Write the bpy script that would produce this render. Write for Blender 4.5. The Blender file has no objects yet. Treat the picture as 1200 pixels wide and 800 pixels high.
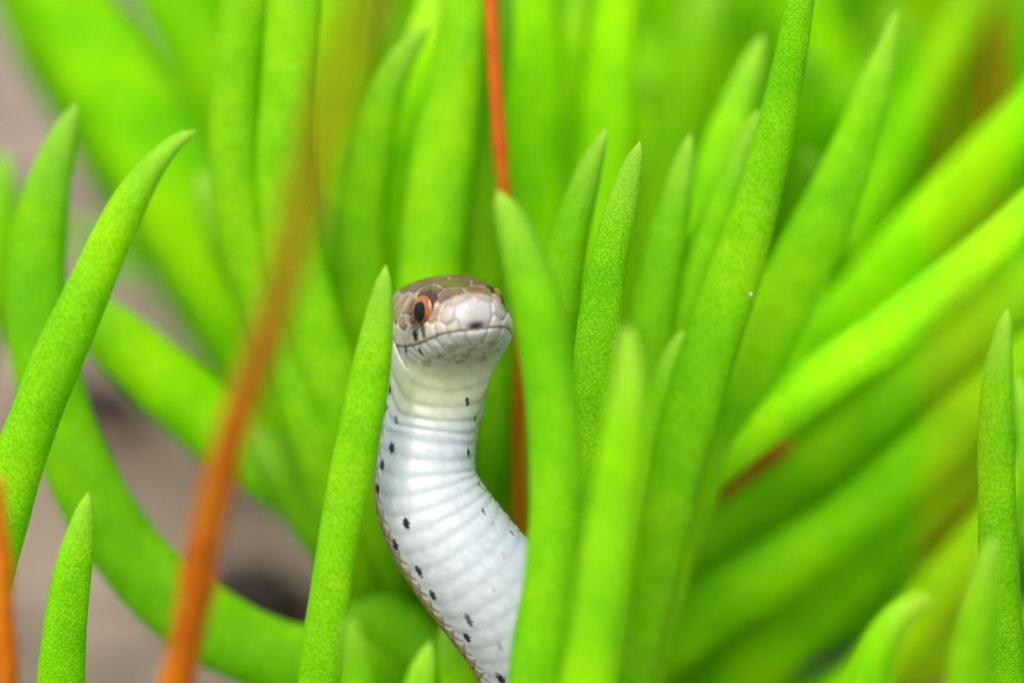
import bpy, math, random
import numpy as np
from mathutils import Vector

random.seed(7)
rng = np.random.default_rng(11)
scene = bpy.context.scene
col = scene.collection
R = math.radians

# ------------------------------------------------------------------ camera
# The place is built at 1 unit = 1 centimetre (a macro photograph).
scene.unit_settings.scale_length = 0.01
PITCH = R(20.0)
DIST = 30.0                      # camera to the plane of the snake's head
PPC = 145.0                      # photo pixels per centimetre in that plane
CENTRE = np.array((0.0, 0.0, 6.5))
FWD = np.array((0.0, math.cos(PITCH), -math.sin(PITCH)))
UP = np.array((0.0, math.sin(PITCH), math.cos(PITCH)))
RIGHT = np.array((1.0, 0.0, 0.0))
CAM = CENTRE - DIST * FWD

cam_data = bpy.data.cameras.new('camera')
cam = bpy.data.objects.new('camera', cam_data)
col.objects.link(cam)
cam.location = CAM
cam.rotation_euler = (math.pi / 2 - PITCH, 0, 0)
cam_data.sensor_width = 36
cam_data.lens = 36 * DIST / (1200 / PPC)
cam_data.clip_start = 0.5
cam_data.clip_end = 5000
cam_data.dof.use_dof = True
cam_data.dof.focus_distance = DIST + 0.45
APERTURE = 1.75                  # diameter of the lens opening, cm
cam_data.dof.aperture_fstop = cam_data.lens * 1e-3 / APERTURE
scene.camera = cam

# ------------------------------------------------------------------ light
SUN_EL, SUN_AZ = R(62), R(205)   # soft light from above, behind the camera's left shoulder
world = bpy.data.worlds.new('World')
scene.world = world
world.use_nodes = True
wn = world.node_tree
sky = wn.nodes.new('ShaderNodeTexSky')
sky.sky_type = 'NISHITA'
sky.sun_disc = False
sky.sun_elevation = SUN_EL
sky.sun_rotation = SUN_AZ
sky.air_density = 1.0
sky.dust_density = 4.0
wn.links.new(sky.outputs[0], wn.nodes['Background'].inputs[0])
wn.nodes['Background'].inputs[1].default_value = 0.15

sun_data = bpy.data.lights.new('sun', 'SUN')
sun_data.energy = 1.2
sun_data.angle = R(60)
sun_data.color = (1.0, 0.97, 0.92)
sun = bpy.data.objects.new('sun', sun_data)
col.objects.link(sun)
sd = Vector((math.sin(SUN_AZ) * math.cos(SUN_EL), math.cos(SUN_AZ) * math.cos(SUN_EL), math.sin(SUN_EL)))
sun.rotation_euler = sd.to_track_quat('Z', 'Y').to_euler()
sun.location = (-20, -40, 80)

vs = scene.view_settings
vs.view_transform = 'Standard'
vs.look = 'None'
vs.gamma = 1.0
vs.use_curve_mapping = False
vs.exposure = 0.95
scene.cycles.use_denoising = True
scene.cycles.max_bounces = 7
scene.cycles.diffuse_bounces = 4
scene.cycles.adaptive_threshold = 0.02

# ------------------------------------------------------------------ helpers
def P(px, py, d=0.0):
    """a point d centimetres behind the head's plane, along the sight line of a photo pixel"""
    D = DIST + d
    k = D / DIST / PPC
    return CAM + FWD * D + RIGHT * (px - 600) * k + UP * (400 - py) * k

def proj(v):
    q = v - CAM
    D = q @ FWD
    return np.stack((600 + (q @ RIGHT) / D * DIST * PPC, 400 - (q @ UP) / D * DIST * PPC), -1), D

def norm(v):
    return v / np.maximum(np.linalg.norm(v, axis=-1, keepdims=True), 1e-9)

def spline(pts, vals, n, t_out=None):
    """C1 curve through pts with values carried along, evenly sampled by length"""
    pts = np.asarray(pts, float); vals = np.asarray(vals, float)
    if vals.ndim == 1: vals = vals[:, None]
    A = np.concatenate((pts, vals), 1)
    t = np.concatenate(([0], np.cumsum(np.linalg.norm(np.diff(pts, axis=0), axis=1))))
    m = np.empty_like(A)
    d = np.diff(A, axis=0) / np.diff(t)[:, None]
    h = np.diff(t)
    m[0], m[-1] = d[0], d[-1]
    for i in range(1, len(A) - 1):
        m[i] = (d[i - 1] * h[i] + d[i] * h[i - 1]) / (h[i] + h[i - 1])
    def ev(q):
        i = np.clip(np.searchsorted(t, q, side='right') - 1, 0, len(t) - 2)
        hh = h[i][:, None]; u = ((q - t[i]) / h[i])[:, None]
        return ((2*u**3 - 3*u**2 + 1) * A[i] + (u**3 - 2*u**2 + u) * hh * m[i]
                + (-2*u**3 + 3*u**2) * A[i + 1] + (u**3 - u**2) * hh * m[i + 1])
    q = np.linspace(0, t[-1], max(400, n * 4))
    X = ev(q)
    L = np.concatenate(([0], np.cumsum(np.linalg.norm(np.diff(X[:, :3], axis=0), axis=1))))
    s = np.linspace(0, L[-1], n) if t_out is None else np.asarray(t_out) * L[-1]
    out = np.stack([np.interp(s, L, X[:, k]) for k in range(X.shape[1])], 1)
    return out[:, :3], out[:, 3:], s

def grid_mesh(name, V, nr, ns, cap0=True, cap1=True):
    """rings x sides grid of vertices closed round, with end fans"""
    idx = np.arange(nr * ns).reshape(nr, ns)
    a = idx[:-1]; b = idx[1:]
    a2 = np.roll(a, -1, 1); b2 = np.roll(b, -1, 1)
    F = np.stack((a, a2, b2, b), -1).reshape(-1, 4).tolist()
    if cap0: F.append(idx[0][::-1].tolist())
    if cap1: F.append(idx[-1].tolist())
    me = bpy.data.meshes.new(name)
    me.from_pydata(V.tolist(), [], F)
    me.polygons.foreach_set('use_smooth', np.ones(len(me.polygons), bool))
    me.update()
    return me

def link(name, me, parent=None, mat=None):
    o = bpy.data.objects.new(name, me)
    col.objects.link(o)
    if parent: o.parent = parent
    if mat and me is not None and not me.materials: me.materials.append(mat)
    return o

def tag(o, label=None, cat=None, group=None, kind=None):
    if label: o['label'] = label
    if cat: o['category'] = cat
    if group: o['group'] = group
    if kind: o['kind'] = kind
    return o

def empty(name, loc, label, cat, group=None):
    e = bpy.data.objects.new(name, None)
    e.empty_display_size = 0.5
    col.objects.link(e)
    e.location = loc
    return tag(e, label, cat, group)

def float_attr(me, name, arr):
    at = me.attributes.new(name, 'FLOAT', 'POINT')
    at.data.foreach_set('value', np.asarray(arr, np.float32).ravel())

def color_attr(me, name, arr):
    at = me.color_attributes.new(name, 'FLOAT_COLOR', 'POINT')
    rgba = np.ones((len(arr), 4), np.float32); rgba[:, :3] = arr
    at.data.foreach_set('color', rgba.ravel())

def new_mat(name):
    m = bpy.data.materials.new(name)
    m.use_nodes = True
    nt = m.node_tree
    return m, nt, nt.nodes['Principled BSDF']

def N(nt, kind, **kw):
    n = nt.nodes.new(kind)
    for k, v in kw.items():
        if hasattr(n, k) and not k.startswith('in_'): setattr(n, k, v)
    return n

def mixc(nt, fac, a, b, blend='MIX'):
    n = nt.nodes.new('ShaderNodeMix'); n.data_type = 'RGBA'; n.blend_type = blend
    for sock, v in ((0, fac), (6, a), (7, b)):
        if hasattr(v, 'links'): nt.links.new(v, n.inputs[sock])
        elif isinstance(v, (int, float)): n.inputs[sock].default_value = v
        else: n.inputs[sock].default_value = (*v, 1)
    return n.outputs[2]

def ramp(nt, src, stops):
    n = nt.nodes.new('ShaderNodeValToRGB')
    el = n.color_ramp.elements
    while len(el) < len(stops): el.new(0.5)
    for e, (p, c) in zip(el, stops):
        e.position = p
        e.color = (c, c, c, 1) if isinstance(c, (int, float)) else (*c, 1)
    nt.links.new(src, n.inputs[0])
    return n.outputs[0]

# ------------------------------------------------------------------ materials
def leaf_material(far=False):
    m, nt, b = new_mat('succulent_leaf_far' if far else 'succulent_leaf')
    tc = N(nt, 'ShaderNodeTexCoord')
    oi = N(nt, 'ShaderNodeObjectInfo')
    at = N(nt, 'ShaderNodeAttribute'); at.attribute_name = 'along'
    # slow mottling
    n1 = N(nt, 'ShaderNodeTexNoise'); n1.inputs['Scale'].default_value = 1.1; n1.inputs['Detail'].default_value = 2
    nt.links.new(tc.outputs['Object'], n1.inputs['Vector'])
    base = mixc(nt, 1.0, oi.outputs['Color'], ramp(nt, n1.outputs[0], [(0.28, (0.66, 0.84, 0.8)), (0.5, (1.0, 1.0, 1.0)), (0.74, (1.40, 1.10, 1.2))]), 'MULTIPLY')
    n3 = N(nt, 'ShaderNodeTexNoise'); n3.inputs['Scale'].default_value = 5.0; n3.inputs['Detail'].default_value = 2
    nt.links.new(tc.outputs['Object'], n3.inputs['Vector'])
    base = mixc(nt, 1.0, base, ramp(nt, n3.outputs[0], [(0.35, (0.88, 0.93, 0.9)), (0.65, (1.08, 1.05, 1.1))]), 'MULTIPLY')
    # water-storing bladder cells: fine pale pimples
    vo = N(nt, 'ShaderNodeTexVoronoi'); vo.inputs['Scale'].default_value = 43; vo.inputs['Randomness'].default_value = 1.0
    nt.links.new(tc.outputs['Object'], vo.inputs['Vector'])
    dot = ramp(nt, vo.outputs['Distance'], [(0.12, 1.0), (0.55, 0.0)])
    n2 = N(nt, 'ShaderNodeTexNoise'); n2.inputs['Scale'].default_value = 3.0; n2.inputs['Detail'].default_value = 1
    nt.links.new(tc.outputs['Object'], n2.inputs['Vector'])
    patch = ramp(nt, n2.outputs[0], [(0.35, 0.40), (0.65, 1.0)])
    rnd = ramp(nt, vo.outputs['Color'], [(0.15, 0.15), (0.85, 1.0)])
    mu = N(nt, 'ShaderNodeMath', operation='MULTIPLY'); nt.links.new(dot, mu.inputs[0]); nt.links.new(patch, mu.inputs[1])
    mu2 = N(nt, 'ShaderNodeMath', operation='MULTIPLY'); nt.links.new(mu.outputs[0], mu2.inputs[0]); nt.links.new(rnd, mu2.inputs[1])
    mu3 = N(nt, 'ShaderNodeMath', operation='MULTIPLY'); nt.links.new(mu2.outputs[0], mu3.inputs[0]); mu3.inputs[1].default_value = 0.62
    if not far: base = mixc(nt, mu3.outputs[0], base, (0.42, 0.86, 0.08))
    if not far: base = mixc(nt, ramp(nt, vo.outputs['Distance'], [(0.42, 0.0), (0.85, 0.35)]), base, (0.05, 0.26, 0.0003))
    # sparse small scars
    vs_ = N(nt, 'ShaderNodeTexVoronoi'); vs_.inputs['Scale'].default_value = 1.7
    nt.links.new(tc.outputs['Object'], vs_.inputs['Vector'])
    if not far: base = mixc(nt, ramp(nt, vs_.outputs['Distance'], [(0.012, 0.5), (0.035, 0.0)]), base, (0.11, 0.13, 0.02))
    # pale tip
    tip = ramp(nt, at.outputs['Fac'], [(0.90, 0.0), (0.985, 0.45), (1.0, 0.9)])
    base = mixc(nt, tip, base, (0.36, 0.55, 0.07))
    nt.links.new(base, b.inputs['Base Color'])
    bp = N(nt, 'ShaderNodeBump'); bp.inputs['Strength'].default_value = 0.4; bp.inputs['Distance'].default_value = 0.014
    nt.links.new(dot, bp.inputs['Height'])
    if not far: nt.links.new(bp.outputs[0], b.inputs['Normal'])
    b.inputs['Roughness'].default_value = 0.5
    b.inputs['Specular IOR Level'].default_value = 0.06
    # light soaks through the juicy flesh
    tr = N(nt, 'ShaderNodeBsdfTranslucent')
    nt.links.new(mixc(nt, 1.0, base, (1.35, 1.25, 0.4), 'MULTIPLY'), tr.inputs['Color'])
    mx = N(nt, 'ShaderNodeMixShader'); mx.inputs[0].default_value = 0.38
    nt.links.new(b.outputs[0], mx.inputs[1]); nt.links.new(tr.outputs[0], mx.inputs[2])
    nt.links.new(mx.outputs[0], nt.nodes['Material Output'].inputs[0])
    return m

def stem_material():
    m, nt, b = new_mat('orange_stem')
    tc = N(nt, 'ShaderNodeTexCoord')
    n1 = N(nt, 'ShaderNodeTexNoise'); n1.inputs['Scale'].default_value = 2.5; n1.inputs['Detail'].default_value = 5
    nt.links.new(tc.outputs['Object'], n1.inputs['Vector'])
    c = ramp(nt, n1.outputs[0], [(0.3, (0.40, 0.085, 0.002)), (0.55, (0.50, 0.145, 0.003)), (0.8, (0.46, 0.21, 0.010))])
    oi = N(nt, 'ShaderNodeObjectInfo'); c = mixc(nt, 1.0, c, oi.outputs['Color'], 'MULTIPLY')
    nt.links.new(c, b.inputs['Base Color'])
    b.inputs['Roughness'].default_value = 0.5
    b.inputs['Specular IOR Level'].default_value = 0.15
    b.inputs['Subsurface Weight'].default_value = 0.15
    b.inputs['Subsurface Radius'].default_value = (1.0, 0.4, 0.1)
    b.inputs['Subsurface Scale'].default_value = 0.1
    return m

def ground_material():
    m, nt, b = new_mat('sandy_soil')
    tc = N(nt, 'ShaderNodeTexCoord')
    n1 = N(nt, 'ShaderNodeTexNoise'); n1.inputs['Scale'].default_value = 0.35; n1.inputs['Detail'].default_value = 8
    n2 = N(nt, 'ShaderNodeTexNoise'); n2.inputs['Scale'].default_value = 6; n2.inputs['Detail'].default_value = 6
    for n in (n1, n2): nt.links.new(tc.outputs['Object'], n.inputs['Vector'])
    c = ramp(nt, n1.outputs[0], [(0.36, (0.085, 0.058, 0.036)), (0.48, (0.235, 0.178, 0.122)), (0.68, (0.35, 0.275, 0.20))])
    c = mixc(nt, 0.6, c, ramp(nt, n2.outputs[0], [(0.3, (0.5, 0.48, 0.46)), (0.7, (1.2, 1.2, 1.2))]), 'MULTIPLY')
    nt.links.new(c, b.inputs['Base Color'])
    bp = N(nt, 'ShaderNodeBump'); bp.inputs['Strength'].default_value = 0.7; bp.inputs['Distance'].default_value = 0.15
    nt.links.new(n2.outputs[0], bp.inputs['Height']); nt.links.new(bp.outputs[0], b.inputs['Normal'])
    b.inputs['Roughness'].default_value = 0.95
    return m

def snake_material():
    m, nt, b = new_mat('snake_skin')
    at = N(nt, 'ShaderNodeAttribute'); at.attribute_name = 'skin'
    tc = N(nt, 'ShaderNodeTexCoord')
    n1 = N(nt, 'ShaderNodeTexNoise'); n1.inputs['Scale'].default_value = 14; n1.inputs['Detail'].default_value = 6
    nt.links.new(tc.outputs['Object'], n1.inputs['Vector'])
    c = mixc(nt, 1.0, at.outputs['Color'], ramp(nt, n1.outputs[0], [(0.3, (0.90, 0.88, 0.86)), (0.7, (1.06, 1.06, 1.06))]), 'MULTIPLY')
    nt.links.new(c, b.inputs['Base Color'])
    n2 = N(nt, 'ShaderNodeTexNoise'); n2.inputs['Scale'].default_value = 40; n2.inputs['Detail'].default_value = 3
    nt.links.new(tc.outputs['Object'], n2.inputs['Vector'])
    bp = N(nt, 'ShaderNodeBump'); bp.inputs['Strength'].default_value = 0.12; bp.inputs['Distance'].default_value = 0.01
    nt.links.new(n2.outputs[0], bp.inputs['Height']); nt.links.new(bp.outputs[0], b.inputs['Normal'])
    b.inputs['Roughness'].default_value = 0.23
    b.inputs['Specular IOR Level'].default_value = 0.45
    b.inputs['Subsurface Weight'].default_value = 0.12
    b.inputs['Subsurface Radius'].default_value = (0.6, 0.4, 0.3)
    b.inputs['Subsurface Scale'].default_value = 0.05
    return m

def eye_material():
    m, nt, b = new_mat('snake_iris')
    tc = N(nt, 'ShaderNodeTexCoord')
    n1 = N(nt, 'ShaderNodeTexNoise'); n1.inputs['Scale'].default_value = 30; n1.inputs['Detail'].default_value = 6
    nt.links.new(tc.outputs['Object'], n1.inputs['Vector'])
    c = ramp(nt, n1.outputs[0], [(0.3, (0.12, 0.022, 0.002)), (0.5, (0.30, 0.072, 0.004)), (0.75, (0.50, 0.19, 0.012))])
    sx = N(nt, 'ShaderNodeSeparateXYZ'); nt.links.new(tc.outputs['Object'], sx.inputs[0])
    mr = N(nt, 'ShaderNodeMapRange'); nt.links.new(sx.outputs[2], mr.inputs[0])
    mr.inputs[1].default_value = -0.13; mr.inputs[2].default_value = 0.05
    c = mixc(nt, 1.0, c, ramp(nt, mr.outputs[0], [(0.0, (0.16, 0.08, 0.08)), (1.0, (1.1, 1.1, 1.0))]), 'MULTIPLY')   # lower half of the iris is dark brown
    nt.links.new(c, b.inputs['Base Color'])
    b.inputs['Roughness'].default_value = 0.12
    b.inputs['Coat Weight'].default_value = 1.0
    b.inputs['Coat Roughness'].default_value = 0.04
    return m

def pupil_material():
    m, nt, b = new_mat('snake_pupil')
    n1 = N(nt, 'ShaderNodeTexNoise'); n1.inputs['Scale'].default_value = 10
    nt.links.new(ramp(nt, n1.outputs[0], [(0.3, 0.003), (0.8, 0.010)]), b.inputs['Base Color'])
    b.inputs['Roughness'].default_value = 0.16
    b.inputs['Specular IOR Level'].default_value = 0.25
    return m

def litter_material():
    m, nt, b = new_mat('soil_crumbs')
    at = N(nt, 'ShaderNodeAttribute'); at.attribute_name = 'tone'
    c = ramp(nt, at.outputs['Fac'], [(0.0, (0.07, 0.045, 0.03)), (0.5, (0.26, 0.19, 0.14)), (1.0, (0.48, 0.40, 0.33))])
    nt.links.new(c, b.inputs['Base Color'])
    b.inputs['Roughness'].default_value = 0.9
    return m

M_LEAF, M_STEM, M_GROUND, M_SNAKE = leaf_material(), stem_material(), ground_material(), snake_material()
M_LEAF_FAR = leaf_material(True)
M_EYE, M_PUPIL, M_LITTER = eye_material(), pupil_material(), litter_material()

# ------------------------------------------------------------------ ground
def build_ground():
    n = 170
    u = np.linspace(-1, 1, n)
    s = np.sign(u) * (np.abs(u) * 34 + np.abs(u) ** 7 * 1400)
    X, Y = np.meshgrid(s, s + 8, indexing='ij')
    Z = (0.10 * np.sin(X * 0.9 + 1.3) * np.cos(Y * 0.7) + 0.07 * np.sin(X * 2.1 + Y * 1.7)
         + 0.05 * rng.standard_normal(X.shape) * (np.abs(X) < 40)) - 0.05
    V = np.stack((X, Y, Z), -1).reshape(-1, 3)
    idx = np.arange(n * n).reshape(n, n)
    F = np.stack((idx[:-1, :-1], idx[1:, :-1], idx[1:, 1:], idx[:-1, 1:]), -1).reshape(-1, 4)
    me = bpy.data.meshes.new('ground')
    me.from_pydata(V.tolist(), [], F.tolist())
    me.polygons.foreach_set('use_smooth', np.ones(len(me.polygons), bool))
    tag(link('ground', me, mat=M_GROUND), kind='structure')
    # crumbs of soil, grit and broken dry leaf
    Vs, Fs, T = [], [], []
    octa = np.array([(1,0,0),(-1,0,0),(0,1,0),(0,-1,0),(0,0,1),(0,0,-1)], float)
    of = [(0,2,4),(2,1,4),(1,3,4),(3,0,4),(2,0,5),(1,2,5),(3,1,5),(0,3,5)]
    for k in range(2600):
        x, y = rng.uniform(-16, 14), rng.uniform(-6, 34)
        r = 0.05 + 0.16 * rng.random() ** 3
        sc = r * np.array((1 + rng.random(), 0.7 + 0.5 * rng.random(), 0.35 + 0.5 * rng.random()))
        a = rng.uniform(0, 6.283)
        q = octa * sc * (0.8 + 0.4 * rng.random((6, 1)))
        q = np.stack((q[:, 0] * math.cos(a) - q[:, 1] * math.sin(a), q[:, 0] * math.sin(a) + q[:, 1] * math.cos(a), q[:, 2]), 1)
        b = len(Vs) * 6
        Vs.append(q + (x, y, 0.03)); Fs += [tuple(i + b for i in f) for f in of]
        T += [rng.random()] * 6
    me = bpy.data.meshes.new('soil_crumbs')
    me.from_pydata(np.concatenate(Vs).tolist(), [], Fs)
    float_attr(me, 'tone', T)
    tag(link('soil_crumbs', me, mat=M_LITTER), 'loose brown soil crumbs and grit scattered on the ground', 'soil', kind='stuff')
build_ground()

# ------------------------------------------------------------------ leaves
GREEN = (0.215, 0.625, 0.0004)
def tone(k=1.0, yellow=0.0):
    return (GREEN[0] * k * (1 + 0.9 * yellow), GREEN[1] * k * (1 + 0.12 * yellow), GREEN[2] * k, 1.0)

def tube(pts, radii, nr, ns, flat, seed, tip=True, face=None, wob=0.02):
    C, r, s = spline(pts, radii, nr)
    r = np.maximum(r[:, 0], 0.004)
    L = s[-1]
    T = norm(np.gradient(C, axis=0))
    view = norm(C - CAM) if face is None else np.tile(face, (nr, 1))
    side = norm(np.cross(T, view)); deep = np.cross(side, T)
    if tip:
        e = 1.05 * r[int(nr * 0.93)]                 # round the tip off over about one radius
        k = np.clip((s - (L - e)) / e, 0, 1)
        r = r * np.sqrt(np.maximum(1 - k ** 2, 0.0)) + 0.002
    g = np.random.default_rng(seed)
    ph = g.uniform(0, 6.28, 6)
    r = r * (1 + wob * np.sin(s * 2.1 + ph[0]) + wob * 0.8 * np.sin(s * 4.7 + ph[1]) + wob * 0.4 * np.sin(s * 9.3 + ph[2]))
    if not tip:                                      # swollen joints along a stem
        for j in np.arange(0.6 + ph[1] * 0.2, L, 1.35):
            r = r * (1 + 0.22 * np.exp(-((s - j - 0.15 * np.sin(j * 7)) / 0.10) ** 2))
    C = C + side * (0.018 * np.sin(s * 1.7 + ph[3]))[:, None] + deep * (0.02 * np.sin(s * 1.3 + ph[4]))[:, None]
    a = np.linspace(0, 2 * math.pi, ns, endpoint=False)
    ca, sa = np.cos(a), np.sin(a)
    # bluntly three-sided finger: flat towards the stem, keeled on the back
    prof = 1 + 0.05 * np.cos(3 * a + ph[5]) * (1 if tip else 0.3)
    V = (C[:, None, :] + (r[:, None] * (ca * prof))[..., None] * side[:, None, :]
         + (r[:, None] * (sa * prof) * flat)[..., None] * deep[:, None, :])
    return V.reshape(-1, 3), s / L

leaf_seed = [100]
def add_leaf(plant, crown, pts, d0, d1, k=1.0, yellow=0.0, flat=0.82, label=None, spread=0.35, tip=True, root=True):
    """pts: (photo x, photo y, photo width) from the lowest traced point to the tip; d0, d1 depth there"""
    leaf_seed[0] += 1
    sd_ = leaf_seed[0]; g = np.random.default_rng(sd_)
    d0, d1 = [d if d < 0.9 else 0.9 + (d - 0.9) * (0.55 if d < 4 else 0.72 if d > 6 else 0.62) for d in (d0, d1)]
    n = len(pts)
    seg = np.concatenate(([0], np.cumsum([math.hypot(pts[i+1][0]-pts[i][0], pts[i+1][1]-pts[i][1]) for i in range(n-1)])))
    X, Rr = [], []
    for (x, y, w), q in zip(pts, seg / seg[-1]):
        d = d0 + (d1 - d0) * q
        X.append(P(x, y, d)); Rr.append(max(w, 5) / 2 / PPC * (DIST + d) / DIST)
    X = np.array(X)
    if root:   # curve the hidden foot of the leaf down to the crown of its plant
        base = np.array((crown[0] + g.uniform(-spread, spread), crown[1] + g.uniform(-spread, spread), crown[2]))
        t1 = norm(X[1] - X[0]); dist = np.linalg.norm(X[0] - base)
        t0 = norm(norm(X[0] - base) + np.array((0, 0, 0.6)))
        foot = []
        for u in (0.0, 0.25, 0.5, 0.75):
            h = ((2*u**3-3*u**2+1) * base + (u**3-2*u**2+u) * dist * t0 + (-2*u**3+3*u**2) * X[0] + (u**3-u**2) * dist * t1)
            foot.append(h)
        X = np.concatenate((np.array(foot), X))
        Rr = [Rr[0] * 0.62, Rr[0] * 0.8, Rr[0] * 0.92, Rr[0] * 0.98] + Rr
    L = np.linalg.norm(np.diff(X, axis=0), axis=1).sum()
    nr = int(min(110, max(40, L * 9)))
    V, al = tube(X, Rr, nr, 24, flat, sd_, tip)
    c = np.array(plant.location)
    me = grid_mesh('leaf', V - c, nr, 24)
    float_attr(me, 'along', np.repeat(al, 24))
    o = link('leaf', me, plant, M_LEAF_FAR if min(d0, d1) > 3 else M_LEAF)
    o.color = tone(k, yellow)
    if label: o['label'] = label
    return o

def crown_at(px, d, z=0.25):
    x = (px - 600) / PPC * (DIST + d) / DIST
    return np.array((x, (d - (CENTRE[2] - z) * math.sin(PITCH)) / math.cos(PITCH), z))

def plant(px, d, label):
    c = crown_at(px, d)
    e = empty('succulent_plant', c, label, 'plant', 'finger-leaved succulent plants')
    return e, c

# -- plant at the left edge, in focus
pl, c = plant(20, 1.2, 'succulent at left edge with one long speckled leaf hooked right and one short leaf')
add_leaf(pl, c, [(-40,760,60),(-12,660,62),(18,560,62),(46,485,60),(76,410,57),(105,340,52),(132,275,47),(160,220,38),(190,180,25),(214,160,15),(230,152,8)], 0.6, -0.2, 1.0, 0.15, label='long speckled leaf with its tip hooked to the right')
add_leaf(pl, c, [(70,860,54),(73,790,53),(78,720,50),(86,655,42),(95,608,27),(101,575,9)], 0.6, 0.2, 1.05, 0.1, label='short upright leaf at the bottom left corner')

# -- plant the snake rises from
pl, c = plant(470, 1.8, 'succulent whose two tall speckled leaves flank the snake, small shoots between')
add_leaf(pl, c, [(366,880,50),(374,790,50),(390,690,49),(406,600,48),(421,520,49),(432,450,48),(441,385,36),(446,345,25),(450,310,8)], 0.25, -0.05, 0.92, 0.1, label='tall speckled leaf standing at the left of the snake')
add_leaf(pl, c, [(628,880,68),(634,790,70),(644,690,66),(649,590,62),(647,500,60),(640,420,60),(628,345,56),(611,285,45),(597,248,32),(584,222,14)], -0.5, -1.0, 1.0, 0.05, label='broad leaf crossing in front of the snake body at its right')
add_leaf(pl, c, [(420,870,36),(417,800,34),(414,752,26),(411,718,8)], -1.4, -1.9, 1.2, 0.2)
add_leaf(pl, c, [(480,880,36),(488,812,34),(496,776,26),(502,750,8)], -0.6, -0.8, 1.1, 0.15)
add_leaf(pl, c, [(556,880,60),(548,820,60),(536,776,50),(524,748,30),(516,732,10)], 2.2, 2.6, 1.05, 0.2)

# -- plant at the right of the snake
pl, c = plant(705, 2.2, 'tall succulent right of the snake with a speckled leaf reaching out of the top')
add_leaf(pl, c, [(676,880,66),(690,790,66),(706,700,62),(721,610,58),(732,530,52),(738,460,42),(737,415,30),(733,380,10)], -1.5, -2.1, 1.1, 0.3, label='bright yellow-green leaf with a blunt pale tip, closest to the lens')
add_leaf(pl, c, [(690,640,50),(691,560,52),(694,480,53),(700,400,52),(711,330,48),(724,270,40),(737,218,30),(746,185,18),(751,166,6)], 1.0, 0.4, 0.9, 0.0, label='dark speckled leaf with a sharp tip')
add_leaf(pl, c, [(650,560,52),(652,470,52),(656,390,50),(665,310,46),(680,240,38),(694,190,26),(709,150,7)], 2.2, 1.5, 0.85, 0.05)
add_leaf(pl, c, [(756,700,66),(775,620,66),(797,540,66),(823,450,66),(848,370,64),(873,285,58),(896,200,50),(915,120,43),(931,50,37),(944,-20,30),(954,-80,20),(960,-120,8)], 2.8, 0.5, 0.95, 0.0, label='long speckled leaf leaving the picture at the top')
add_leaf(pl, c, [(830,520,72),(862,450,74),(900,375,76),(938,305,72),(974,235,64),(1005,165,54),(1027,100,40),(1041,52,22),(1051,12,7)], 3.6, 2.6, 1.12, 0.25)
add_leaf(pl, c, [(748,520,56),(760,440,56),(770,370,54),(780,300,46),(791,240,38),(800,195,26),(807,156,8)], 3.0, 2.4, 0.92, 0.1)
add_leaf(pl, c, [(760,520,62),(790,420,64),(815,340,62),(838,270,52),(861,205,42),(877,160,26),(888,127,8)], 3.2, 2.6, 0.95, 0.12)
add_leaf(pl, c, [(785,420,60),(808,330,60),(830,240,54),(850,165,46),(870,110,36),(885,72,24),(896,42,8)], 4.4, 4.0, 1.1, 0.2)
add_leaf(pl, c, [(735,640,40),(752,560,44),(768,490,44),(786,430,34),(800,385,10)], 2.6, 2.2, 1.1, 0.2)
add_leaf(pl, c, [(640,700,50),(618,620,50),(596,560,48),(580,510,42),(572,465,34),(570,430,12)], 5.8, 5.6, 0.95, 0.1)

# -- plant at the right edge
pl, c = plant(1130, 1.2, 'low succulent in the bottom right corner with upright leaves and one hooked tip')
add_leaf(pl, c, [(1188,880,46),(1184,790,46),(1176,700,46),(1170,610,46),(1166,530,44),(1167,460,38),(1172,410,28),(1181,360,8)], 0.6, 0.0, 0.92, 0.05, label='tall narrow leaf along the right edge')
add_leaf(pl, c, [(1228,700,36),(1216,600,34),(1204,520,26),(1196,470,18),(1191,440,6)], -0.4, -0.8, 1.15, 0.2)
add_leaf(pl, c, [(1124,880,54),(1132,790,54),(1142,730,48),(1153,680,36),(1161,650,22),(1168,626,8)], -1.2, -1.8, 1.0, 0.2)
add_leaf(pl, c, [(1002,880,52),(1016,800,50),(1032,755,42),(1050,726,34),(1070,710,26),(1085,703,18),(1096,703,7)], -1.0, -1.5, 1.12, 0.2, label='short leaf with its tip hooked to the right')

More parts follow.
